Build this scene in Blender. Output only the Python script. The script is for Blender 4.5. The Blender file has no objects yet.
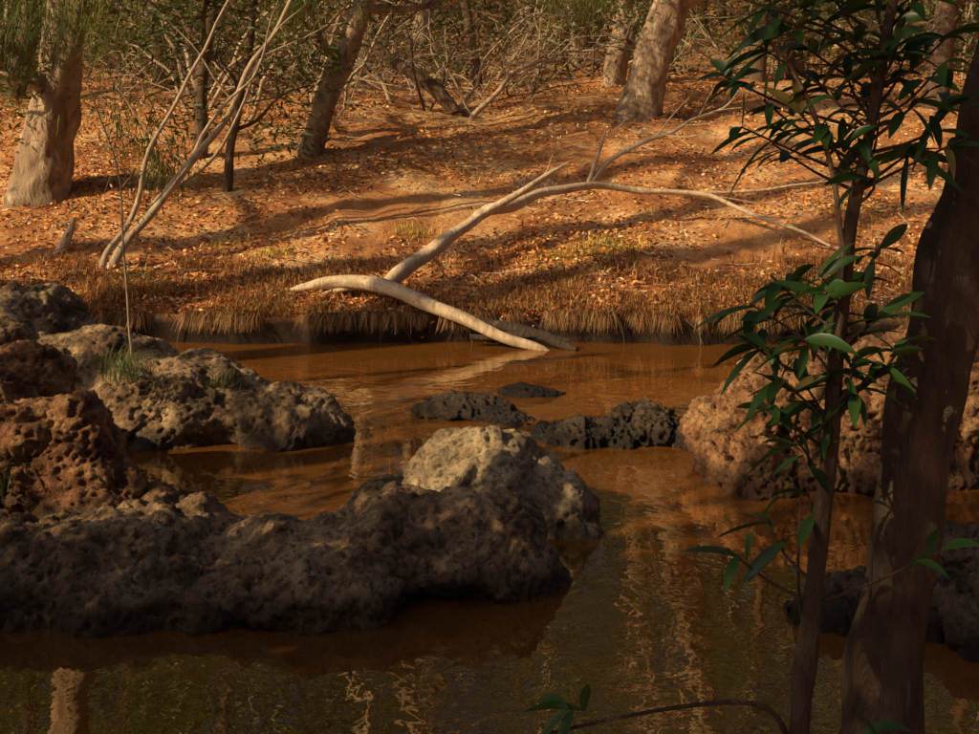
import bpy, bmesh, math, random
import numpy as np
from mathutils import Vector, noise, Matrix, Euler
random.seed(7); rng=np.random.default_rng(7)
scene=bpy.context.scene
V=Vector
# ------------------------------------------------------------ light direction
AZ=V((.88,.47)).normalized(); EL=math.radians(32)
SUN=V((AZ.x*math.cos(EL),AZ.y*math.cos(EL),-math.sin(EL)))
# ------------------------------------------------------------ materials
def newmat(name):
    m=bpy.data.materials.new(name); m.use_nodes=True
    nt=m.node_tree; b=nt.nodes['Principled BSDF']
    return m,nt,b
def N(nt,t,**kw):
    n=nt.nodes.new(t)
    for k,v in kw.items():
        if k in n.inputs: n.inputs[k].default_value=v
        else: setattr(n,k,v)
    return n
def ramp(nt,src,stops):
    r=nt.nodes.new('ShaderNodeValToRGB'); e=r.color_ramp.elements
    while len(e)<len(stops): e.new(.5)
    for i,(p,c) in enumerate(stops):
        e[i].position=p; e[i].color=(*c,1)
    nt.links.new(src,r.inputs[0]); return r.outputs[0]
def mapped(nt,scale=(1,1,1)):
    tc=nt.nodes.new('ShaderNodeTexCoord'); mp=nt.nodes.new('ShaderNodeMapping')
    mp.inputs['Scale'].default_value=scale
    nt.links.new(tc.outputs['Object'],mp.inputs[0]); return mp.outputs[0]
def noi(nt,vec,scale,detail=4,rough=.6,dist=0):
    n=N(nt,'ShaderNodeTexNoise',Scale=scale,Detail=detail,Roughness=rough,Distortion=dist)
    nt.links.new(vec,n.inputs['Vector']); return n.outputs['Fac']
def mixc(nt,f,a,b,mode='MIX'):
    m=nt.nodes.new('ShaderNodeMix'); m.data_type='RGBA'; m.blend_type=mode
    for s,v in ((0,f),(6,a),(7,b)):
        if isinstance(v,(int,float)): m.inputs[s].default_value=v
        elif isinstance(v,tuple): m.inputs[s].default_value=(*v,1)
        else: nt.links.new(v,m.inputs[s])
    return m.outputs[2]
def bump(nt,b,h,strength,dist):
    n=N(nt,'ShaderNodeBump',Strength=strength,Distance=dist)
    nt.links.new(h,n.inputs['Height']); nt.links.new(n.outputs[0],b.inputs['Normal'])
def posz(nt):
    ge=nt.nodes.new('ShaderNodeNewGeometry'); sp=nt.nodes.new('ShaderNodeSeparateXYZ'); nt.links.new(ge.outputs['Position'],sp.inputs[0]); return sp.outputs[2]
def leafmat(name,rough=.5,trans=.35):
    m,nt,b=newmat(name)
    a=N(nt,'ShaderNodeAttribute',attribute_name='Col')
    b.inputs['Roughness'].default_value=rough
    nt.links.new(a.outputs['Color'],b.inputs['Base Color'])
    if trans>0:
        t=nt.nodes.new('ShaderNodeBsdfTranslucent'); nt.links.new(a.outputs['Color'],t.inputs[0])
        mx=N(nt,'ShaderNodeMixShader'); mx.inputs[0].default_value=trans
        nt.links.new(b.outputs[0],mx.inputs[1]); nt.links.new(t.outputs[0],mx.inputs[2])
        nt.links.new(mx.outputs[0],nt.nodes['Material Output'].inputs[0])
    return m
def barkmat(name,c1,c2,c3,sc=6,stretch=.25,bs=.6):
    m,nt,b=newmat(name); v=mapped(nt,(1,1,stretch))
    f=noi(nt,v,sc,6,.7,.6); g=noi(nt,mapped(nt,(1,1,.8)),sc*.35,3,.6)
    col=mixc(nt,ramp(nt,g,[(.42,(0,0,0)),(.62,(1,1,1))]),ramp(nt,f,[(.36,c1),(.52,c2),(.66,c3)]),ramp(nt,f,[(.40,c2),(.62,c1)]))
    nt.links.new(col,b.inputs['Base Color']); b.inputs['Roughness'].default_value=.85
    bump(nt,b,f,bs,.07); return m
def rockmat(name,dark,mid,light,wet=.10,sc=3,pitc=.35,lo=.36,hi=.60):
    m,nt,b=newmat(name); v=mapped(nt)
    f=noi(nt,v,sc,6,.7,.5); g=noi(nt,v,sc*8,5,.78)
    col=ramp(nt,f,[(lo,dark),((lo+hi)/2,mid),(hi,light)])
    col=mixc(nt,ramp(nt,g,[(.38,(.85,)*3),(.50,(0,0,0))]),col,(dark[0]*pitc,dark[1]*pitc,dark[2]*pitc))
    ad=N(nt,'ShaderNodeMath',operation='MULTIPLY_ADD'); nt.links.new(f,ad.inputs[0]); ad.inputs[1].default_value=-.18; nt.links.new(posz(nt),ad.inputs[2])
    w=ramp(nt,ad.outputs[0],[(0,(.28,.25,.22)),(wet,(1,1,1))])
    col=mixc(nt,1.0,col,w,'MULTIPLY'); nt.links.new(col,b.inputs['Base Color'])
    r=ramp(nt,ad.outputs[0],[(0,(.35,)*3),(wet,(.9,)*3)]); nt.links.new(r,b.inputs['Roughness'])
    bump(nt,b,g,1.0,.035); return m
# ground
M_ground,nt,b=newmat('soil'); v=mapped(nt)
f=noi(nt,v,1.1,5,.65,.4); g=noi(nt,v,22,5,.75)
col=ramp(nt,f,[(.36,(.36,.13,.038)),(.5,(.62,.28,.09)),(.62,(.82,.50,.23))])
col=mixc(nt,ramp(nt,g,[(.35,(.75,)*3),(.55,(0,)*3)]),col,(.22,.07,.02))
col=mixc(nt,1.0,col,ramp(nt,posz(nt),[(.20,(.05,.04,.035)),(.40,(1,1,1))]),'MULTIPLY')  # wet foot of the bank, with undercut shade painted into the soil colour
nt.links.new(col,b.inputs['Base Color']); b.inputs['Roughness'].default_value=.95
bump(nt,b,g,.8,.05)
M_leaf=leafmat('foliage',.55,.4); M_litter=leafmat('litter',.7,0); M_fg=leafmat('broad_leaf',.33,.3); M_grass=leafmat('dry_grass',.7,.2)
M_pale=barkmat('dead_wood',(.34,.24,.15),(.66,.49,.32),(.82,.67,.49),9,.3,.6)
M_grey=barkmat('weathered_wood',(.24,.16,.10),(.48,.36,.24),(.66,.52,.37),9,.3,.6)
M_bark=barkmat('brown_bark',(.06,.033,.018),(.15,.085,.05),(.26,.165,.11),7,.25,1)
M_paper=barkmat('paper_bark',(.12,.067,.038),(.38,.255,.155),(.66,.51,.36),6,.4,1)
M_dark=barkmat('dark_bark',(.03,.018,.011),(.08,.048,.03),(.16,.10,.065),16,.3,.9)
M_rock=rockmat('laterite_rock',(.10,.057,.03),(.30,.18,.095),(.56,.38,.21),sc=2.6,lo=.37,hi=.61)
M_red=rockmat('red_laterite_rock',(.12,.047,.02),(.33,.14,.056),(.56,.31,.135),sc=4,lo=.37,hi=.61)
M_tan=rockmat('tan_rock',(.20,.12,.065),(.46,.32,.18),(.66,.50,.31),sc=4,pitc=.5)
M_blk=rockmat('wet_rock',(.03,.018,.01),(.085,.05,.028),(.19,.12,.068))
# water
M_water,nt,b=newmat('creek_water')
v=mapped(nt,(1,1,1)); f=noi(nt,v,2.6,2,.5,.9); g=noi(nt,v,10,2,.55,.5)
mk=ramp(nt,noi(nt,mapped(nt,(.5,1,1)),.55,2,.5),[(.42,(.15,)*3),(.62,(1,)*3)])
h=N(nt,'ShaderNodeMath',operation='MULTIPLY_ADD'); nt.links.new(g,h.inputs[0]); h.inputs[1].default_value=.22; nt.links.new(f,h.inputs[2])
h2=N(nt,'ShaderNodeMath',operation='MULTIPLY'); nt.links.new(h.outputs[0],h2.inputs[0]); nt.links.new(mk,h2.inputs[1])
bp=N(nt,'ShaderNodeBump',Strength=.36,Distance=.027); nt.links.new(h2.outputs[0],bp.inputs['Height'])
b.inputs['Base Color'].default_value=(.155,.056,.011,1); b.inputs['Roughness'].default_value=.3; b.inputs['Specular IOR Level'].default_value=0
gl=nt.nodes.new('ShaderNodeBsdfGlossy'); gl.inputs['Roughness'].default_value=.008; gl.inputs[0].default_value=(1,.87,.68,1)
lw=N(nt,'ShaderNodeFresnel',IOR=2.9)
for n_ in (b,gl,lw): nt.links.new(bp.outputs[0],n_.inputs['Normal'])
mx=nt.nodes.new('ShaderNodeMixShader'); nt.links.new(lw.outputs[0],mx.inputs[0]); nt.links.new(b.outputs[0],mx.inputs[1]); nt.links.new(gl.outputs[0],mx.inputs[2])
nt.links.new(mx.outputs[0],nt.nodes['Material Output'].inputs[0])
# ------------------------------------------------------------ geometry accumulators
class Acc:
    def __init__(s): s.v=[];s.f=[];s.c=[];s.m=[];s.n=0
    def add(s,v,f,c,m=0):
        v=np.asarray(v,float); f=np.asarray(f,int)
        c=np.broadcast_to(np.asarray(c,float),(len(v),3))
        s.v.append(v);s.f.append(f+s.n);s.c.append(c);s.m.append(np.full(len(f),m));s.n+=len(v)
    def build(s,name,mats,smooth=True):
        v=np.concatenate(s.v);f=np.concatenate(s.f);c=np.concatenate(s.c);m=np.concatenate(s.m)
        me=bpy.data.meshes.new(name); me.vertices.add(len(v)); me.vertices.foreach_set('co',v.ravel())
        me.loops.add(f.size); me.loops.foreach_set('vertex_index',f.ravel().astype(np.int32))
        me.polygons.add(len(f)); me.polygons.foreach_set('loop_start',(np.arange(len(f))*4).astype(np.int32))
        me.polygons.foreach_set('material_index',m.astype(np.int32))
        for t in mats: me.materials.append(t)
        me.update(calc_edges=True); me.validate()
        a=me.attributes.new('Col','FLOAT_COLOR','POINT'); a.data.foreach_set('color',np.c_[c,np.ones(len(c))].ravel())
        if smooth: me.shade_smooth()
        o=bpy.data.objects.new(name,me); scene.collection.objects.link(o); return o
def spline(p,n):
    p=np.asarray(p,float); P=np.vstack([2*p[0]-p[1],p,2*p[-1]-p[-2]]); out=[]
    for i in range(len(p)-1):
        a,b_,c,d=P[i:i+4]
        for t in np.arange(n)/n:
            out.append(.5*((2*b_)+(-a+c)*t+(2*a-5*b_+4*c-d)*t*t+(-a+3*b_-3*c+d)*t**3))
    out.append(p[-1]); out=np.array(out); out[:,3]=np.maximum(out[:,3],.0008); return out
def tube(acc,pts,sides=10,n=5,rough=.08,mat=0,wob=0,sp=True,fine=0):
    """pts: x,y,z,radius"""
    q=spline(pts,n) if sp else np.asarray(pts,float)
    if wob>0:
        ph=random.random()*50
        for i in range(1,len(q)-1):
            nv=noise.noise_vector(V((q[i,0]*1.7+ph,q[i,1]*1.7,q[i,2]*1.7)))
            q[i,:3]+=np.array(nv)*wob
    ph=random.random()*99; vs=[]
    up=V((.31,.87,.2)).normalized()
    for i,(x,y,z,r) in enumerate(q):
        d=V(q[min(i+1,len(q)-1),:3]-q[max(i-1,0),:3]).normalized()
        s=d.cross(up); s=s.normalized() if s.length>.01 else d.orthogonal().normalized()
        t=d.cross(s)
        for k in range(sides):
            a=2*math.pi*k/sides
            rr=r*(1+rough*2*noise.noise(V((math.cos(a)*1.3+ph,math.sin(a)*1.3,i*.35/max(1,n/5)))))
            if fine: rr*=1+fine*noise.fractal(V((math.cos(a)*4+ph,math.sin(a)*4,z*3.5)),.8,2.1,3)
            vs.append((V((x,y,z))+s*math.cos(a)*rr+t*math.sin(a)*rr)[:])
    fs=[]
    for i in range(len(q)-1):
        for k in range(sides):
            k2=(k+1)%sides; fs.append((i*sides+k,i*sides+k2,(i+1)*sides+k2,(i+1)*sides+k))
    acc.add(vs,fs,(1,1,1),mat); return q
def rvec(n):
    a=rng.normal(size=(n,3)); return a/np.linalg.norm(a,axis=1)[:,None]
def leaves(acc,c,L,W,cols,mat=1,d=None,droop=0):
    n=len(c); 
    if d is None: d=rvec(n); d[:,2]=d[:,2]*.6-droop; d/=np.linalg.norm(d,axis=1)[:,None]
    s=np.cross(d,rvec(n)); s/=np.linalg.norm(s,axis=1)[:,None]+1e-6
    L=np.broadcast_to(L,(n,))*rng.uniform(.6,1.3,n); W=np.broadcast_to(W,(n,))*rng.uniform(.7,1.2,n)
    up=np.cross(s,d)
    p0=c; p2=c+d*L[:,None]; p1=c+d*(L*.45)[:,None]+s*(W/2)[:,None]; p3=c+d*(L*.45)[:,None]-s*(W/2)[:,None]+up*(W*.25)[:,None]
    v=np.stack([p0,p1,p2,p3],1).reshape(-1,3)
    acc.add(v,np.arange(4*n).reshape(-1,4),np.repeat(cols,4,0),mat)
def greens(n,base,var=.35,clump=None):
    b=np.array(base)*(1+rng.uniform(-var,var,(n,1)))
    b=b+rng.uniform(0,.02,(n,1))*np.array([1.2,.7,0])
    return np.clip(b,0.004,1)
G_DK=(.05,.075,.018); G_MD=(.09,.125,.03); G_YL=(.22,.24,.06); G_BR=(.22,.125,.045)
def clump(acc,c,r,n,L,W,col,mat=1,flat=.7,droop=.2):
    p=rng.normal(size=(n,3))*np.array([r,r,r*flat])*.55+np.array(c)
    leaves(acc,p,L,W,greens(n,col),mat,droop=droop)
# ------------------------------------------------------------ terrain
def fb(x,y,s,o=3): return noise.fractal(V((x*s,y*s,3.3)),1.0,2.0,o)
def ynear(x):
    t=min(max((-4.5-x)/6,0),1); t=t*t*(3-2*t); t2=min(max((x-3.2)/3,0),1)
    return 4.7+6.2*t+2.2*t2*t2*(3-2*t2)
def yfar(x): return 14.3+.32*noise.noise(V((x*.5,1.7,0)))+.20*noise.noise(V((x*1.6,9,0)))+.07*noise.noise(V((x*5,9,0)))
FP=[(-.8,-.6),(.06,-.3),(.08,0.0),(.10,.27),(.35,.40),(.7,.5),(3.7,1.26),(5.7,1.78),(7.7,2.27),(10.7,2.72),(17.7,3.5),(30,4.8),(60,16),(120,24)]
fx,fy=zip(*FP)
NP=[(-1,-.6),(0,0),(.5,.25),(1.5,.68),(3,.92),(10,1.2),(40,2.5),(80,8)]
nx,ny=zip(*NP)
def H(x,y):
    f=y-yfar(x)
    if f>-1: 
        h=np.interp(f,fx,fy); k=min(max(f,0)/1.5,1)
        return h+k*(.12*fb(x,y,.5)+.04*fb(x+7,y,2.2,3))
    d=ynear(x)-y
    if d>-1: h=np.interp(d,nx,ny); k=min(max(d,0)/1,1); return h+k*.08*fb(x,y,.7)
    return -.6
xs=np.unique(np.round(np.concatenate([np.linspace(-90,-12,24),np.arange(-12,12,.085),np.linspace(12,90,24)]),4))
ys=np.unique(np.round(np.concatenate([np.linspace(-60,0,14),np.arange(0,9,.3),np.arange(9,13.6,.6),np.arange(13.6,16,.03),np.arange(16,30,.11),np.linspace(30,130,40)]),4))
vs=[(x,y,H(x,y)) for y in ys for x in xs]; nxn=len(xs)
i,j=np.meshgrid(np.arange(len(ys)-1),np.arange(nxn-1),indexing='ij'); a0=(i*nxn+j).ravel()
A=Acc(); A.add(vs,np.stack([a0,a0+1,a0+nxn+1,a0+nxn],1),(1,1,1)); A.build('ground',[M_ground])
A=Acc(); A.add([(-90,-2,0),(90,-2,0),(90,15.5,0),(-90,15.5,0)],[(0,1,2,3)],(1,1,1)); A.build('creek_water',[M_water],False)
# ------------------------------------------------------------ rocks
def rock(name,blobs,voxel,amp,mat,seed=0,pit=1.0,crack=1.0):
    bm=bmesh.new()
    for (x,y,z,rx,ry,rz,rot,tilt) in blobs:
        M=Matrix.Translation((x,y,z))@Euler((0,math.radians(tilt),math.radians(rot))).to_matrix().to_4x4()@Matrix.Diagonal((rx,ry,rz,1))
        bmesh.ops.create_icosphere(bm,subdivisions=4,radius=1,matrix=M)
    me=bpy.data.meshes.new(name); bm.to_mesh(me); bm.free()
    o=bpy.data.objects.new(name,me); scene.collection.objects.link(o)
    md=o.modifiers.new('r','REMESH'); md.mode='VOXEL'; md.voxel_size=voxel
    dg=bpy.context.evaluated_depsgraph_get(); m2=bpy.data.meshes.new_from_object(o.evaluated_get(dg)); o.modifiers.clear(); o.data=m2
    for rep in range(2):
        m2.update(); nn=[v.normal.copy() for v in m2.vertices]
        for v,nv in zip(m2.vertices,nn):
            p=v.co+V((seed*3.1,seed*1.7,0))
            if rep==0:
                d=amp*1.2*noise.fractal(p*1.6,1.0,2.1,3)
                vd=noise.voronoi(p*2.1+noise.noise_vector(p*2)*.35)[0]
                d+=amp*.8*crack*(min(vd[1]-vd[0],.3)-.2)
            else:
                d=amp*.20*noise.fractal(p*5,.8,2.1,4)
                vd=noise.voronoi(p*6+noise.noise_vector(p*4)*.5)[0]
                d+=amp*.32*pit*(min(vd[1]-vd[0],.22)-.12)
                vd=noise.voronoi(p*14+noise.noise_vector(p*7)*.5)[0][0]
                d-=amp*.6*pit*max(0,.40-vd)*(.4+max(0,noise.noise(p*2.5)+.4))
                d+=amp*.12*pit*(1-2*abs(noise.noise(p*22)))
            v.co+=nv*d
    m2.materials.clear(); m2.materials.append(mat); m2.shade_smooth(); m2.update(); return o
rock('rock_slab',[(-2.6,7.3,-.02,1.0,.75,.28,5,0),(-1.7,7.25,.03,.8,.7,.26,0,0),(-1.0,7.2,.10,.75,.62,.24,0,-4),(-.35,7.35,.15,.62,.5,.25,-10,0),(.05,7.25,.07,.33,.36,.17,-25,14),(-3.6,7.5,0,.9,.8,.27,0,0),(-.9,7.5,-.2,1.2,.4,.3,0,0)],.015,.15,M_rock,1,1.2)
rock('boulder',[(-.02,8.35,.16,.54,.45,.40,15,8),(.34,8.3,.02,.38,.38,.30,-20,20),(-.25,8.4,.08,.36,.34,.26,10,-10)],.012,.12,M_tan,2,.8,1.5)
rock('red_boulder',[(-2.85,8.7,.25,.55,.5,.5,0,0),(-3.25,8.9,.45,.55,.55,.47,20,0),(-2.6,8.5,.05,.42,.42,.34,-20,0),(-3.9,9,.4,.7,.7,.6,0,0),(-2.2,8.45,.0,.35,.25,.09,0,5)],.015,.15,M_red,3,1.3)
rock('rock_outcrop',[(-2.5,10.5,.18,.85,.55,.44,0,6),(-1.75,10.45,.06,.78,.42,.30,-8,12),(-3.3,10.8,.3,.8,.6,.45,0,0),(-4.3,10.9,.4,.7,.6,.5,0,0)],.018,.13,M_rock,4,1.2)
rock('rock_outcrop',[(-4.1,11.9,.45,.6,.5,.5,0,0),(-4.8,11.8,.4,.9,.6,.5,0,0)],.022,.16,M_rock,5,1.4)
rock('rock_outcrop',[(2.0,9.7,.28,.5,.5,.42,0,-5),(2.6,9.6,.30,.6,.6,.46,15,0),(3.3,9.7,.38,.8,.7,.55,0,0),(1.85,9.25,.0,.38,.4,.28,0,0),(2.7,9.2,.02,.8,.4,.25,0,0),(4.2,9.8,.3,.9,.8,.5,0,0)],.015,.17,M_red,6,1.8)
rock('wet_rock',[(-.2,11.1,.02,.42,.25,.10,0,0),(.15,10.9,-.02,.25,.2,.08,0,0)],.012,.10,M_blk,7,1.6)
rock('wet_rock',[(.75,10.3,.0,.38,.3,.13,0,0),(1.25,10.4,.05,.34,.3,.17,0,0),(1.55,10.3,.02,.25,.25,.12,0,0)],.012,.16,M_blk,8,2)
rock('wet_rock',[(.4,11.9,0,.3,.12,.06,0,0)],.012,.06,M_blk,9,1.6)
rock('wet_rock',[(-.45,9.1,-.02,.35,.28,.09,0,0),(-.3,9.7,-.03,.25,.2,.07,0,0)],.012,.08,M_blk,10,1.6)
rock('wet_rock',[(2.2,6.9,.0,.45,.4,.14,0,0),(2.7,6.6,.05,.5,.5,.2,0,0),(2.9,7.3,.05,.6,.4,.2,0,0),(1.75,6.9,-.03,.2,.2,.08,0,0)],.015,.16,M_blk,11,2)
rock('wet_rock',[(-2.7,6.1,-.03,.35,.3,.1,0,0)],.015,.07,M_blk,12)
# ------------------------------------------------------------ trees
def tree(name,trunk,bark,crown=None,sides=14,rough=.1,leafcol=G_MD,prune=None,nl=6,limb=(1.6,3),cl=(5,120),L=.16,W=.035,start=.45,wob=.05,fine=0,n=6):
    A=Acc(); q=tube(A,trunk,sides,n,rough,0,wob,fine=fine)
    for i in range(nl):
        t=start+(1-start)*(i+.5)/nl; k=int(t*(len(q)-1)); p=q[k]; an=random.random()*6.28
        Ln=random.uniform(*limb); up=random.uniform(.2,.9)
        d=np.array([math.cos(an),math.sin(an),up]); d/=np.linalg.norm(d); r0=p[3]*.55
        pp=[(*p[:3],r0)]
        for s in range(1,5):
            dd=d+rng.normal(size=3)*.25; pp.append((*(np.array(pp[-1][:3])+dd*Ln/4),r0*(1-.2*s)))
        pp=tube(A,pp,7,3,.1,0)
        for s in range(cl[0]):
            c=pp[random.randint(len(pp)//3,len(pp)-1),:3]+rng.normal(size=3)*.55
            tube(A,[(*pp[len(pp)//2,:3],r0*.3),(*((pp[len(pp)//2,:3]+c)/2+rng.normal(size=3)*.1),r0*.2),(*c,.004)],4,2,0,0)
            if prune and prune(c): continue
            clump(A,c,.6,cl[1],L,W,np.array(leafcol)*random.uniform(.6,1.3))
    return A.build(name,[bark,M_leaf])
# far-bank trees that stand in view
tree('paperbark_tree',[(-6.05,18,1.0,.5),(-6,18,1.35,.42),(-5.9,18,2.0,.34),(-5.78,18,2.8,.29),(-5.6,18.1,4.5,.26),(-5.7,18.3,7,.2),(-5.5,18.4,9.5,.1)],M_paper,rough=.12,leafcol=G_MD,sides=30,wob=.02,fine=.16,n=12)
tree('gum_tree',[(-2.75,20,1.5,.23),(-2.66,20,1.85,.18),(-2.3,20,2.9,.165),(-1.86,20,4.1,.15),(-1.3,20.2,6,.12),(-1,20.5,9,.06)],M_paper,rough=.12,fine=.15,sides=20,n=10)
tree('gum_tree',[(-3.62,18.4,1.2,.08),(-3.6,18.4,1.5,.065),(-3.5,18.4,2.19,.06),(-3.28,18.4,3.42,.055),(-3.1,18.6,5.5,.03)],M_bark,nl=4,limb=(.8,1.5))
tree('gum_tree',[(-4.32,20,1.6,.14),(-4.3,20,1.9,.11),(-4.24,20,3.2,.1),(-4.05,20,4.3,.09),(-3.9,20,7,.05)],M_bark,nl=5)
tree('paperbark_tree',[(2.3,22,2.0,.46),(2.42,22,2.35,.36),(2.65,22,3.25,.31),(2.98,22,4.24,.29),(3.4,22,6,.24),(3.6,22.3,10,.1)],M_paper,rough=.13,sides=30,wob=.02,fine=.16,n=12)
tree('paperbark_tree',[(2.3,26,2.5,.26),(2.4,26,3.0,.22),(2.7,26,4.6,.2),(3,26,8,.15),(3.2,26,11,.06)],M_paper,fine=.15,sides=20)
tree('gum_tree',[(5.3,27,2.6,.2),(5.4,27,3.2,.17),(5.5,27,5,.15),(5.4,27,9,.07)],M_bark)
tree('gum_tree',[(-8.5,24,2.2,.24),(-8.4,24,3,.2),(-8.1,24,5,.17),(-8.3,24,9,.08)],M_bark)
tree('gum_tree',[(7.6,23,2.0,.24),(7.7,23,3,.2),(7.9,23,5,.17),(8.2,23,9,.08)],M_bark)
# off to the left, mostly out of view: trees put in to shade creek and bank
LIT=[(0.05,8.3,1.2,.6),(-3.0,8.9,1.0,.8),(-1.7,10.4,1.6,.8),(2.8,9.6,1.4,.7),(-.9,7.55,1.0,.22),(-2.5,7.55,.8,.2),(1.3,10.4,1.3,1.0),(0,12.4,4,2.2),(.3,9.8,2,.6)]
def prune(c):  # opens gaps in the added crowns so sun falls on chosen patches
    t=(c[2]-.35)/math.tan(EL); x=c[0]+AZ.x*t; y=c[1]+AZ.y*t
    if any(((x-a)/(rx+.45))**2+((y-b_)/(ry+.38))**2<1 for a,b_,rx,ry in LIT): return True
    t=(c[2]-2.25)/math.tan(EL); x=c[0]+AZ.x*t; y=c[1]+AZ.y*t   # light that reaches the sapling leaves
    return (x-.75)**2+(y-3)**2<.35
for (x,y,hh,r) in [(-8,3.2,9,.15),(-9.2,5.6,9,.15),(-11.5,4.2,10.5,.18),(-7.2,1.2,8,.15),(-12,5.6,10,.15),(-9,-1,9,.25),(-6,-1.5,8,.22),(-10.2,2.0,8.5,.15),(-7,4.2,7,.1),(-6,2.2,6,.1),(-8.5,0.5,8,.15)]:
    z=H(x,y)
    tree('shade_tree',[(x,y,z-.3,r*1.2),(x+.1,y,z+1,r),(x+.3,y+.2,z+hh*.5,r*.7),(x+.1,y,z+hh,r*.25)],M_bark,nl=13,start=.15,limb=(1.4,2.6),cl=(6,110),L=.2,W=.08,prune=prune)
for (x,y,hh,r,lx) in [(-13.2,8.0,14,.3,1.2),(-13.2,9.7,15,.26,1.8),(-15.3,10.6,15,.3,1.4),(-12.5,7.0,8,.12,1)]:
    z=H(x,y)
    tree('streamside_tree',[(x,y,z-.3,r*1.2),(x+.1,y,z+1,r),(x+lx*.4,y+.2,z+hh*.5,r*.85),(x+lx,y,z+hh,r*.5)],M_bark,nl=6,start=.4,limb=(2,3.6),cl=(2,26),L=.18,W=.05)
for (x,y) in [(-15,22),(-17,27),(-13,29),(-10.5,26.5),(-7,30)]:
    z=H(x,y); tree('gum_tree',[(x,y,z-.3,.28),(x,y,z+1,.22),(x+.5,y,z+5,.17),(x+.2,y,z+10,.06)],M_bark,nl=8,start=.2,limb=(2,3.5),cl=(4,70),L=.2,W=.06)
# ------------------------------------------------------------ forest behind
A=Acc()
for k in range(3400):
    up=k>2500
    y=(33+22*random.random()) if up else 27+22*random.random()**.8
    x=random.uniform(-.66,.66)*y
    g=H(x,y)
    z=g+(random.uniform(8,22) if up else 10*random.random()**1.4+.1)
    if y<29 and z<g+1.6 and random.random()<.5: continue
    if not up and noise.noise(V((x*.25,y*.2,z*.3)))<-.22: continue
    u=noise.noise(V((x*.3+5,y*.3,z*.35)))
    col=G_YL if u>.15 else (G_MD if u>-.1 else G_DK)  # sunlit and darker foliage patches put into the leaf colour by noise
    if z<g+2.5 and random.random()<.45: col=G_BR
    r=1.5 if up else random.uniform(.6,1.1)
    clump(A,(x,y,z),r,70,.36 if up else .2,.16 if up else .075,np.array(col)*random.uniform(.6,1.3),0)
A.build('forest_foliage',[M_leaf])
A=Acc()   # low scrub along the top of the bank
for k in range(480):
    x=random.uniform(-12,12); left=x<1.3
    y=random.uniform(24.6 if left else 27.5,30)+.8*noise.noise(V((x*.5,0,4)))
    g=H(x,y); z=g+random.random()**1.5*(1.2+(y-24.5)*.35)
    if noise.noise(V((x*.7,y*.5,7)))<-.1: continue
    u=random.random(); col=G_DK if u<.4 else (G_BR if u<.75 else (G_MD if u<.93 else G_YL))
    clump(A,(x,y,z+.1),random.uniform(.3,.6),60,.14,.03,np.array(col)*random.uniform(.5,1.1),0,droop=0)
A.build('scrub',[M_leaf])
A=Acc()
for k in range(60):
    y=random.uniform(26.5,46); x=random.uniform(-.5,.5)*y
    z=H(x,y); r=random.uniform(.05,.2); l=random.uniform(-1.6,1.6)
    tube(A,[(x,y,z-.3,r*1.2),(x+l*.15,y,z+1,r),(x+l*.6+random.uniform(-.3,.3),y,z+3.5,r*.8),(x+l*1.3,y,z+9,r*.4)],8,4,.1,k%2,.12)
A.build('distant_tree_trunks',[M_bark,M_grey])
A=Acc()
for k in range(420): # tangled dead understorey stems
    y=random.uniform(22.8,30); x=random.uniform(-8.5,9.5)
    if y<27 and not(-6.5<x<1.0): continue
    z=H(x,y); r=random.uniform(.008,.03); an=random.uniform(-1.45,1.45); Ln=random.uniform(.8,2.8)
    a=np.array([math.sin(an),random.uniform(-.2,.2),math.cos(an)*.8])*Ln; b0=np.array([x,y,z])
    e=b0+a+rng.normal(size=3)*.3
    tube(A,[(*b0,r),(*(b0+a*.5+rng.normal(size=3)*.2),r*.8),(*e,r*.3)],5,4,.05,min(k%3,1),.1)
    for s in range(2):
        m_=b0+a*random.uniform(.35,.8); tube(A,[(*m_,r*.6),(*(m_+a*.2+rng.normal(size=3)*.2),r*.4),(*(m_+a*.3+rng.normal(size=3)*.4),.003)],4,3,0,min(k%3,1))
for k in range(12): # larger arching dead limbs
    x=random.uniform(-5.5,.6); y=random.uniform(21.8,24.5); z=H(x,y); r=random.uniform(.025,.05); sx=random.choice((-1,1))*random.uniform(.8,2.4); hh=random.uniform(1.0,2.6)
    tube(A,[(x,y,z-.05,r),(x+sx*.3,y,z+hh*.55,r*.85),(x+sx*.7,y+.1,z+hh*.9,r*.6),(x+sx*1.2,y+.1,z+hh*random.uniform(.7,1.3),r*.3)],7,6,.12,1,.14)
    for s in range(4):
        f_=random.uniform(.4,1); m_=np.array([x+sx*f_,y+.05,z+hh*min(.95,f_+.15)]); e=m_+np.array([sx*.35,0,random.uniform(-.3,.7)])+rng.normal(size=3)*.2
        tube(A,[(*m_,r*.4),(*((m_+e)/2+rng.normal(size=3)*.08),r*.3),(*e,.003)],4,3,0,1)
A.build('dead_brush',[M_bark,M_grey])
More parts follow.
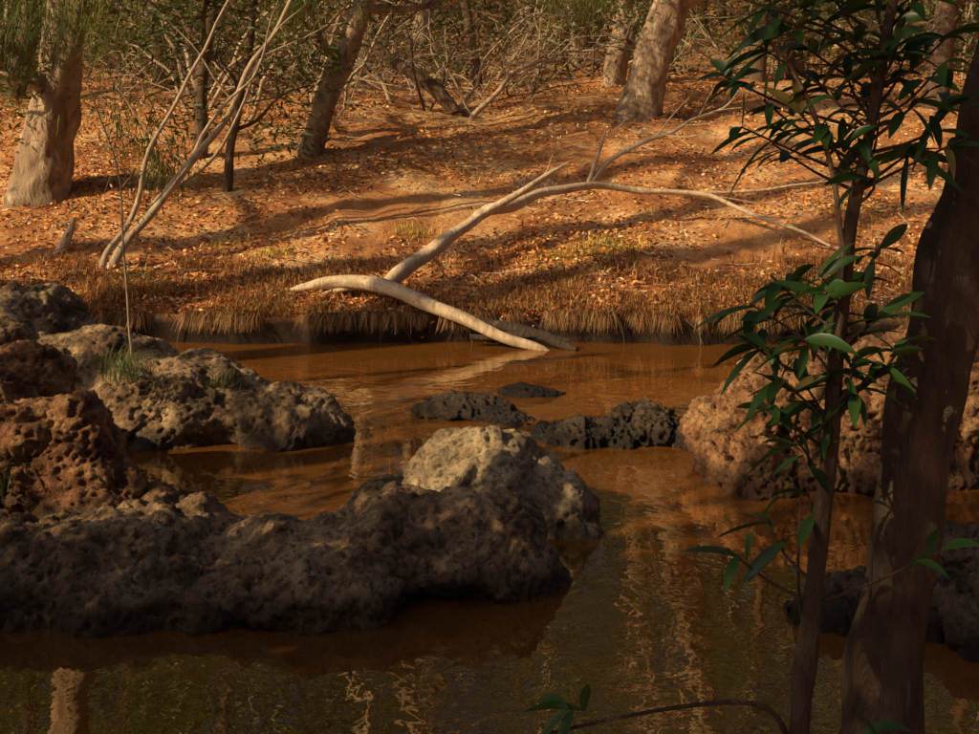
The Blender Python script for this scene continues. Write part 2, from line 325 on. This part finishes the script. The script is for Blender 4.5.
# ------------------------------------------------------------ dead wood
A=Acc()
tube(A,[(-1.2,14.66,.50,.04),(-1.1,14.7,.6,.085),(-.68,15.2,.905,.078),(-.12,15.8,1.25,.07),(.485,16.3,1.39,.06),(1.25,16.8,1.51,.05),(1.9,17,1.46,.038),(2.65,17,1.42,.032),(3.33,16.6,1.18,.024),(4.05,16,.86,.014)],12,6,.2,0,.06,fine=.15)
tube(A,[(1.2,16.8,1.5,.045),(1.64,17,1.905,.033),(2.44,17.3,2.28,.024),(3.0,17.5,2.5,.016),(3.27,17.6,2.73,.006)],8,6,.1,0,.07)
tube(A,[(1.2,16.8,1.5,.03),(1.38,16.9,1.97,.022),(1.47,16.9,2.25,.01)],8,5,.1,0,.03)
tube(A,[(-.12,15.8,1.25,.055),(.355,15.9,1.51,.04),(.84,16.1,1.79,.022)],8,5,.12,0,.03)
tube(A,[(.84,16.1,1.79,.02),(.95,16.1,1.86,.004)],6,2,.1)
tube(A,[(2.5,17,1.42,.025),(3.84,17.2,1.49,.016),(5.18,17.4,1.67,.005)],6,6,.1,0,.05)
tube(A,[(2.1,17.2,2.1,.015),(2.35,17.25,2.4,.01),(2.57,17.3,2.63,.004)],5,4,.1,0,.03)
tube(A,[(2.9,17.45,2.45,.01),(3.3,17.5,2.5,.004)],5,4,.1,0,.03)
tube(A,[(2.9,16.9,1.38,.012),(3.4,16.9,1.3,.008),(3.9,17,1.33,.003)],5,4,.1,0,.03)
for (a,b_,r) in [((1.7,17,1.93),(2.3,17.2,2.0),.012),((2.2,17.2,2.17),(2.9,17.2,2.2),.012),((2.7,17.4,2.38),(2.9,17.4,2.75),.008),((3.4,16.6,1.16),(4.0,16.6,1.3),.01),((3.8,16.2,.95),(4.3,16.1,1.0),.008),((1.45,16.9,2.1),(1.7,16.9,2.35),.007),((.6,16.0,1.65),(.75,16,1.95),.008),((4.2,17.25,1.53),(4.6,17.2,1.75),.007),((4.5,17.3,1.58),(5.0,17.2,1.5),.006),((2.45,17.3,2.28),(3.0,17.3,2.33),.009)]:
    a=np.array(a);b_=np.array(b_); tube(A,[(*a,r),(*((a+b_)/2+rng.normal(size=3)*.05),r*.7),(*b_,.003)],5,4,.1,0,.03)
A.build('fallen_branch',[M_pale])
A=Acc()
tube(A,[(-2.2,14.85,.5,.02),(-2.05,14.8,.53,.05),(-1.53,14.72,.62,.07),(-.97,14.5,.56,.08),(-.425,14.3,.35,.07),(.105,14.1,.11,.055),(.62,13.98,-.03,.04)],12,6,.2,0,.05,fine=.15)
tube(A,[(-1.3,14.7,.6,.04),(-1.7,14.75,.5,.03),(-2.0,14.7,.42,.01)],7,4,.1)
A.build('fallen_log',[M_pale])
A=Acc()
tube(A,[(-.15,14.35,.25,.03),(.2,14.25,.2,.06),(.6,14.1,.1,.06),(.9,13.95,0,.03)],9,5,.3,0,.03)
tube(A,[(-.2,14.2,.1,.03),(.4,14.1,.14,.04),(.85,14.05,.08,.02)],7,5,.3,0,.03)
A.build('driftwood_root',[M_dark])
A=Acc()
tube(A,[(-4.65,15.5,.25,.07),(-4.55,15.5,.5,.06),(-4,15.8,1.25,.05),(-3.5,16,1.89,.045),(-3.07,16.2,2.66,.036),(-2.62,16.4,3.45,.028),(-2.3,16.6,4.1,.02),(-2,16.8,5,.008)],9,6,.12,0,.1)
tube(A,[(-4.62,15.6,.3,.05),(-4.5,15.6,.7,.038),(-4.2,15.7,1.26,.032),(-3.88,15.8,2.13,.028),(-3.43,15.9,3.07,.022),(-3,16,4,.014),(-2.8,16,4.8,.006)],8,6,.12,0,.1)
tube(A,[(-3.9,15.9,1.4,.03),(-3.2,16.1,2.5,.02),(-2.8,16.1,3.0,.013),(-2.5,16.1,3.9,.006)],7,6,.1,0,.1)
tube(A,[(-4.0,15.8,1.3,.03),(-3.3,16.3,2.0,.02),(-2.7,16.4,3.2,.012),(-2.2,16.4,3.9,.006)],7,6,.1,0,.1)
for (a,b_,r) in [((-3.1,16.2,2.6),(-3.9,16.2,3.6),.014),((-3.6,16,1.8),(-4.2,16,2.3),.012),((-2.8,16.3,3.1),(-2.0,16.4,3.5),.012),((-3.9,15.8,2.1),(-4.5,15.8,2.9),.01)]:
    a=np.array(a);b_=np.array(b_); tube(A,[(*a,r),(*((a+b_)/2+rng.normal(size=3)*.08),r*.7),(*b_,.003)],5,4,.1,0,.05)
A.build('leaning_dead_sapling',[M_grey])
A=Acc(); tube(A,[(-5.3,16,.3,.07),(-5.2,16,.6,.07),(-5.0,16,1.0,.05),(-4.93,16,1.2,.015)],9,5,.2); tube(A,[(-5.2,16,.4,.03),(-5.35,16.1,.85,.01)],6,3,.1); A.build('tree_stump',[M_pale])
A=Acc(); tube(A,[(-.45,23,2.3,.12),(-.9,23,2.75,.12),(-1.5,23,3.15,.11),(-2.0,23.1,3.6,.09),(-2.8,23.2,4.4,.05)],9,5,.15,0,.06); A.build('leaning_log',[M_bark])
A=Acc(); tube(A,[(-6.6,25,2.65,.07),(-5.2,24.6,2.75,.06),(-3.8,24.4,2.72,.03)],8,5,.15,0,.06);A.build('fallen_log',[M_bark])
A=Acc()
for k in range(520):
    x=random.uniform(-9,9); y=random.uniform(14.9,27); an=random.random()*6.28; l=random.uniform(.1,.6); r=random.uniform(.004,.012)
    p=[]
    for s in (0,.5,1):
        X=x+math.cos(an)*l*s+random.uniform(-.03,.03);Y=y+math.sin(an)*l*s; p.append((X,Y,H(X,Y)+r+.01+random.uniform(0,.05),r*(1-.5*s)))
    tube(A,p,4,2,0)
A.build('fallen_twigs',[M_pale])
# ------------------------------------------------------------ leaf litter + grass
LC=np.array([(.78,.33,.08),(.66,.20,.045),(.82,.45,.13),(.30,.09,.03),(.85,.62,.34),(.12,.05,.025),(.74,.24,.05)])
P=[];
while len(P)<62000:
    y=14.5+15*random.random()**1.35; x=random.uniform(-.5,.5)*y*.95
    dn=.45+1.1*noise.noise(V((x*.45,y*.6,8)))+.6*noise.noise(V((x*1.8,y*2,2)))
    if y<15.6: dn+=.4
    if random.random()>dn: continue
    P.append((x,y,H(x,y)+random.uniform(.005,.035)))
P=np.array(P); n=len(P); d=rvec(n); d[:,2]*=.35; d/=np.linalg.norm(d,axis=1)[:,None]
c=LC[rng.integers(0,len(LC),n)]*rng.uniform(.6,1.1,(n,1))
A=Acc(); leaves(A,P,.075,.028,c,0,d); A.build('leaf_litter',[M_litter],False)
def blades(A,base,L,W,cols,lean,seg=3,mat=0,droop=.6):
    n=len(base); an=rng.uniform(0,6.28,n); out=np.stack([np.cos(an),np.sin(an),np.zeros(n)],1)
    if lean is not None: out=out*.6+np.array(lean); 
    s=np.cross(out,[0,0,1]); s/=np.linalg.norm(s,axis=1)[:,None]+1e-6
    L=L*rng.uniform(.4,1.25,n); vs=[]
    sp=rng.uniform(.15,.8,n)
    for k in range(seg+1):
        t=k/seg; up=(t-droop*t*t)
        p=base+out*(L*sp*t*t**.3)[:,None]+np.array([0,0,1])*(L*up)[:,None]
        w=W*(1-.85*t); vs+= [p-s*w/2,p+s*w/2]
    v=np.stack(vs,1).reshape(-1,3); m=2*(seg+1); f=[]
    for k in range(seg): f.append(np.arange(n)[:,None]*m+np.array([2*k,2*k+1,2*k+3,2*k+2]))
    A.add(v,np.concatenate(f),np.repeat(cols,m,0),mat)
P=[]
while len(P)<24000:
    x=random.uniform(-7.5,7.5); f=random.random()**1.3*1.5+.11
    if random.random()>.6+1.6*noise.noise(V((x*.9,f*1.6,4)))+.8*noise.noise(V((x*3,f*3,4)))-f*.35: continue
    y=yfar(x)+f; P.append((x,y,H(x,y)))
P=np.array(P); n=len(P); GC=np.array([(.62,.27,.08),(.46,.17,.05),(.70,.42,.17),(.22,.08,.03),(.50,.33,.11)])
c=GC[rng.integers(0,5,n)]*rng.uniform(.6,1.1,(n,1))
A=Acc(); blades(A,P,.29,.011,c,(0,-.3,0),3,droop=.72)
P=np.array([(x,yfar(x)+.12,H(x,yfar(x)+.12)) for x in rng.uniform(-7.5,7.5,16000) if noise.noise(V((x*1.6,3,3)))+.6*noise.noise(V((x*6,3,3)))>-.08])
c=GC[rng.integers(0,5,len(P))]*rng.uniform(.25,.85,(len(P),1)); blades(A,P,.27,.010,c,(0,-.8,0),3,droop=1.45)
A.build('dry_bank_grass',[M_grass],False)
A=Acc()
for k in range(16):   # a few exposed roots on the cut bank
    x=random.uniform(-6,6); y0=yfar(x)+.13; z0=H(x,y0); r=random.uniform(.004,.010); l=random.uniform(-.35,.35)
    tube(A,[(x,y0+.1,z0+.02,r),(x+l*.3,y0-.02,z0-.05,r),(x+l*.7,y0-.07,z0-.14,r*.8),(x+l,y0-.09,-.03,r*.5)],5,3,.1,0,.02)
A.build('bank_roots',[M_bark])
A=Acc()
for (x,y,r,nn) in [(1.05,15.9,.32,500),(1.5,16.1,.2,250),(-2.6,16.0,.15,200),(-.95,16.7,.15,160),(-4.1,15.2,.25,260),(3.4,15.0,.3,300),(4.6,17.2,.3,200),(-3.2,16.6,.12,100)]:
    X=x+rng.normal(size=nn)*r; Y=y+rng.normal(size=nn)*r*.8
    blades(A,np.array([(a,b_,H(a,b_)) for a,b_ in zip(X,Y)]),.15,.009,greens(nn,(.60,.52,.10)),None)
A.build('grass_tuft',[M_grass],False)
# wispy weeping foliage at upper left
A=Acc()
for (x,y,z,r,nn,cc) in [(-5.5,16.9,3.55,.22,150,G_MD),(-4.85,17,3.4,.16,110,G_YL),(-5.1,17,3.9,.3,200,G_YL),(-5.95,17,3.9,.35,230,G_MD),(-5.9,16.9,3.1,.2,90,G_MD),(-2.54,18,3.9,.16,150,G_YL),(-2.7,18,3.6,.14,100,G_YL),(-2.3,18,4.1,.2,180,G_YL),(-4.05,16.2,1.95,.2,120,G_MD),(-4.4,16.2,2.4,.25,120,G_MD),(-3.8,16.2,1.7,.15,90,G_MD),(1.9,23.5,4.4,.3,260,G_YL),(1.3,23.6,4.6,.35,260,G_YL),(-6.4,17,3.4,.3,130,G_DK),(-3.6,17.5,4.4,.3,130,G_MD),(-1.2,22,4.6,.3,140,G_YL)]:
    b0=rng.normal(size=(nn,3))*r*np.array([1,1,.8])+np.array([x,y,z])
    blades(A,b0,.5,.020,greens(nn,cc),None,3,droop=1.6)
for p in ([(-5.7,18,3.9,.05),(-5.4,17.5,4.2,.03),(-5.0,17,4.0,.015)],[(-5.8,18,4.2,.05),(-5.8,17.4,4.2,.03),(-5.95,17,3.9,.012)],[(-5.7,18,4.1,.05),(-4.9,17.4,4.3,.03),(-4.3,17,4.1,.01)]):
    tube(A,p,6,4,.1,1)
A.build('weeping_foliage',[M_leaf,M_bark],False)
# small plants on left rocks
A=Acc()
tube(A,[(-2.74,10.4,.4,.012),(-2.77,10.4,.7,.011),(-2.81,10.4,1.35,.009),(-2.87,10.4,2.05,.007),(-3.05,10.4,2.6,.004),(-3.1,10.4,3.1,.002)],6,6,.1,1,.04)
for k in range(16):
    z=random.uniform(1.2,2.9); an=random.random()*6.28; d=np.array([math.cos(an),math.sin(an),.5])*random.uniform(.15,.4); p=np.array([-2.84,10.4,z])
    tube(A,[(*p,.004),(*(p+d*.5),.003),(*(p+d),.001)],4,2,0,1)
    clump(A,p+d,.1,10,.08,.012,G_MD,0,droop=.8)
b0=rng.normal(size=(220,3))*.09*np.array([1,1,.4])+np.array([-2.72,10.0,.56]); blades(A,b0,.3,.007,greens(220,(.14,.17,.05)),None,3,mat=0)
b0=rng.normal(size=(80,3))*.07*np.array([1,1,.2])+np.array([-2.05,10.3,.42]); blades(A,b0,.22,.007,greens(80,(.12,.16,.04)),None,3,mat=0)
A.build('rock_shrub',[M_leaf,M_grey])
A=Acc(); b0=rng.normal(size=(160,3))*np.array([.1,.15,.05])+np.array([-3.1,8.25,.2]); blades(A,b0,.5,.006,greens(160,(.09,.13,.03)),None,3); A.build('rock_grass',[M_leaf],False)
# ------------------------------------------------------------ foreground tree + sapling
A=Acc()
tube(A,[(.80,3.2,.4,.13),(.84,3.2,.75,.10),(.92,3.2,1.09,.09),(.985,3.2,1.505,.083),(1.04,3.2,1.886,.078),(1.11,3.2,2.22,.075),(1.19,3.2,2.55,.07),(1.27,3.2,2.9,.066),(1.4,3.2,3.6,.055),(1.5,3.2,5,.04)],36,16,.16,0,.012,fine=.08)
for k in range(6):
    an=random.random()*6.28; p=np.array([1.42,3.2,3.7+.25*k]); d=np.array([math.cos(an),math.sin(an),.5])
    tube(A,[(*p,.03),(*(p+d*.7),.02),(*(p+d*1.5),.006)],6,4,.1)
    for s in range(4): clump(A,p+d*random.uniform(.6,1.6)+rng.normal(size=3)*.2,.45,60,.15,.05,G_DK,1)
A.build('foreground_tree',[M_dark,M_leaf])
def bleaf(A,p,d,L,W,col,mat=1):
    d=np.array(d,float); d/=np.linalg.norm(d); s=np.cross(d,[0,0,1])+rng.normal(size=3)*.45; s-=d*np.dot(s,d); s/=np.linalg.norm(s); u=np.cross(s,d)
    if u[2]<0: u=-u
    vs=[];n=7; dr=random.uniform(.1,.55)
    for i in range(n):
        t=i/(n-1); w=W*.5*(math.sin(math.pi*min(1,t*.92+.06))**.85)*(1 if t<.99 else .05)
        c=np.array(p)+d*L*t-np.array([0,0,1])*L*dr*t*t
        vs+=[c-s*w+u*w*.35,c,c+s*w+u*w*.35]
    f=[]
    for i in range(n-1):
        for j in (0,1): f.append((3*i+j,3*i+j+1,3*i+j+4,3*i+j+3))
    cc=np.array(col)*random.uniform(.5,1.4)
    if random.random()<.03 and p[2]>1.8: cc=np.array((.20,.15,.04))
    A.add(vs,f,cc,mat)
A=Acc()
T=tube(A,[(.66,3,.45,.030),(.68,3,.8,.027),(.70,3,1.19,.0235),(.725,3,1.485,.021),(.75,3,1.864,.018),(.79,3,2.29,.015),(.847,3,2.53,.0135),(.88,3,2.69,.013),(.915,3,2.89,.012),(1.0,3,3.4,.01)],12,8,.2,0,.022)
tube(A,[(.79,3,2.24,.007),(.758,3,2.466,.006),(.669,3,2.67,.005),(.5575,3,2.78,.004),(.45,3,2.84,.002)],6,6,.1,2,.006)
tube(A,[(.69,3,1.1,.009),(.62,2.98,1.24,.006),(.45,2.95,1.27,.005),(.15,2.9,1.24,.004),(-.15,2.9,1.15,.002)],6,6,.1,0,.01)
tube(A,[(.72,3,1.3,.006),(.70,3.05,1.5,.004),(.72,3.1,1.72,.003)],5,4,.1)
whorls=[(.56,3.02,2.07),(.62,2.95,2.0),(.60,3.1,2.13),(.70,3.0,1.97),(.66,2.9,2.1),(.83,3.1,2.2),(.87,3,2.12),(.80,2.95,2.04),(.90,3.1,2.26),(.78,3.05,1.93),(.72,2.95,2.22),(.84,3,1.98),(.68,3,1.85),(.92,3,2.05),(.58,2.95,1.95),(.75,3.1,2.12),(.64,3.05,2.2),
 (.56,3.0,2.54),(.62,3.05,2.6),(.68,2.95,2.57),(.75,3,2.55),(.60,3,2.72),(.70,3.1,2.74),(.80,3.05,2.68),(.90,2.95,2.75),(.98,3.0,2.62),(.90,3.1,2.57),(1.03,3,2.75),(.84,2.95,2.48),(.53,3.1,2.66),(.78,3,2.8),(.66,3,2.83),(1.0,3.1,2.5),(.95,3,2.84),(.55,3,2.83),
 (.73,3.05,2.65),(.65,3.1,2.5),(.86,3.1,2.62),(.94,3.05,2.7),(1.06,3.05,2.6),(.72,2.95,2.86),(.86,3,2.86),(1.02,3,2.88),(.62,2.95,2.78),(.98,2.9,2.68),(1.05,2.95,2.52),(.78,2.9,2.74),
 (.53,3.0,1.60),(.62,3.05,1.66),(.72,3.05,1.72),(.15,2.9,1.29),(.86,2.9,1.25),(1.02,3,1.6),(1.0,2.9,1.2)]
for (x,y,z) in whorls:
    k=np.argmin(np.abs(T[:,2]-(z-.12))+np.abs(T[:,0]-x)*.2); b0=T[k,:3]; w=np.array([x,y,z])
    if x>.2: tube(A,[(*b0,.005),(*((b0+w)/2+np.array([0,0,-.01])+rng.normal(size=3)*.01),.0035),(*w,.0022)],5,3,.1)
    out=(w-b0); out/=np.linalg.norm(out)
    nn=random.randint(6,10) if z>1.8 else random.randint(3,5)
    for i in range(nn):
        an=6.28*i/nn+random.random()*.7
        d=out*.55+np.array([math.cos(an),math.sin(an)*.8,math.sin(an+1)*.55-.05])+rng.normal(size=3)*.2
        bleaf(A,w-out*random.uniform(0,.08),d,random.uniform(.07,.15),random.uniform(.02,.033),(.04,.09,.02))
A.build('foreground_sapling',[M_dark,M_fg,M_paper])
# ------------------------------------------------------------ world, sun, camera
w=bpy.data.worlds.new('World'); scene.world=w; w.use_nodes=True; nt=w.node_tree
sk=nt.nodes.new('ShaderNodeTexSky'); sk.sky_type='NISHITA'; sk.sun_disc=False; sk.sun_elevation=EL; sk.sun_rotation=math.atan2(-AZ.x,-AZ.y)
sk.air_density=.5; sk.dust_density=8; sk.ozone_density=0
bg=nt.nodes['Background']; bg.inputs[1].default_value=.06; nt.links.new(sk.outputs[0],bg.inputs[0])
l=bpy.data.lights.new('sun','SUN'); l.energy=5; l.angle=math.radians(.5); l.color=(1,.77,.42)
o=bpy.data.objects.new('sun',l); o.rotation_euler=SUN.to_track_quat('-Z','Y').to_euler(); o.location=(-20,-8,14); scene.collection.objects.link(o)
cd=bpy.data.cameras.new('camera'); cd.lens=49.5; cd.sensor_width=36; cd.shift_y=-.273; cd.clip_end=500; cd.clip_start=.05
co=bpy.data.objects.new('camera',cd); co.location=(0,0,2.6); co.rotation_euler=(math.radians(90),0,0); scene.collection.objects.link(co); scene.camera=co
scene.view_settings.view_transform='Standard'; scene.view_settings.look='None'; scene.view_settings.exposure=0
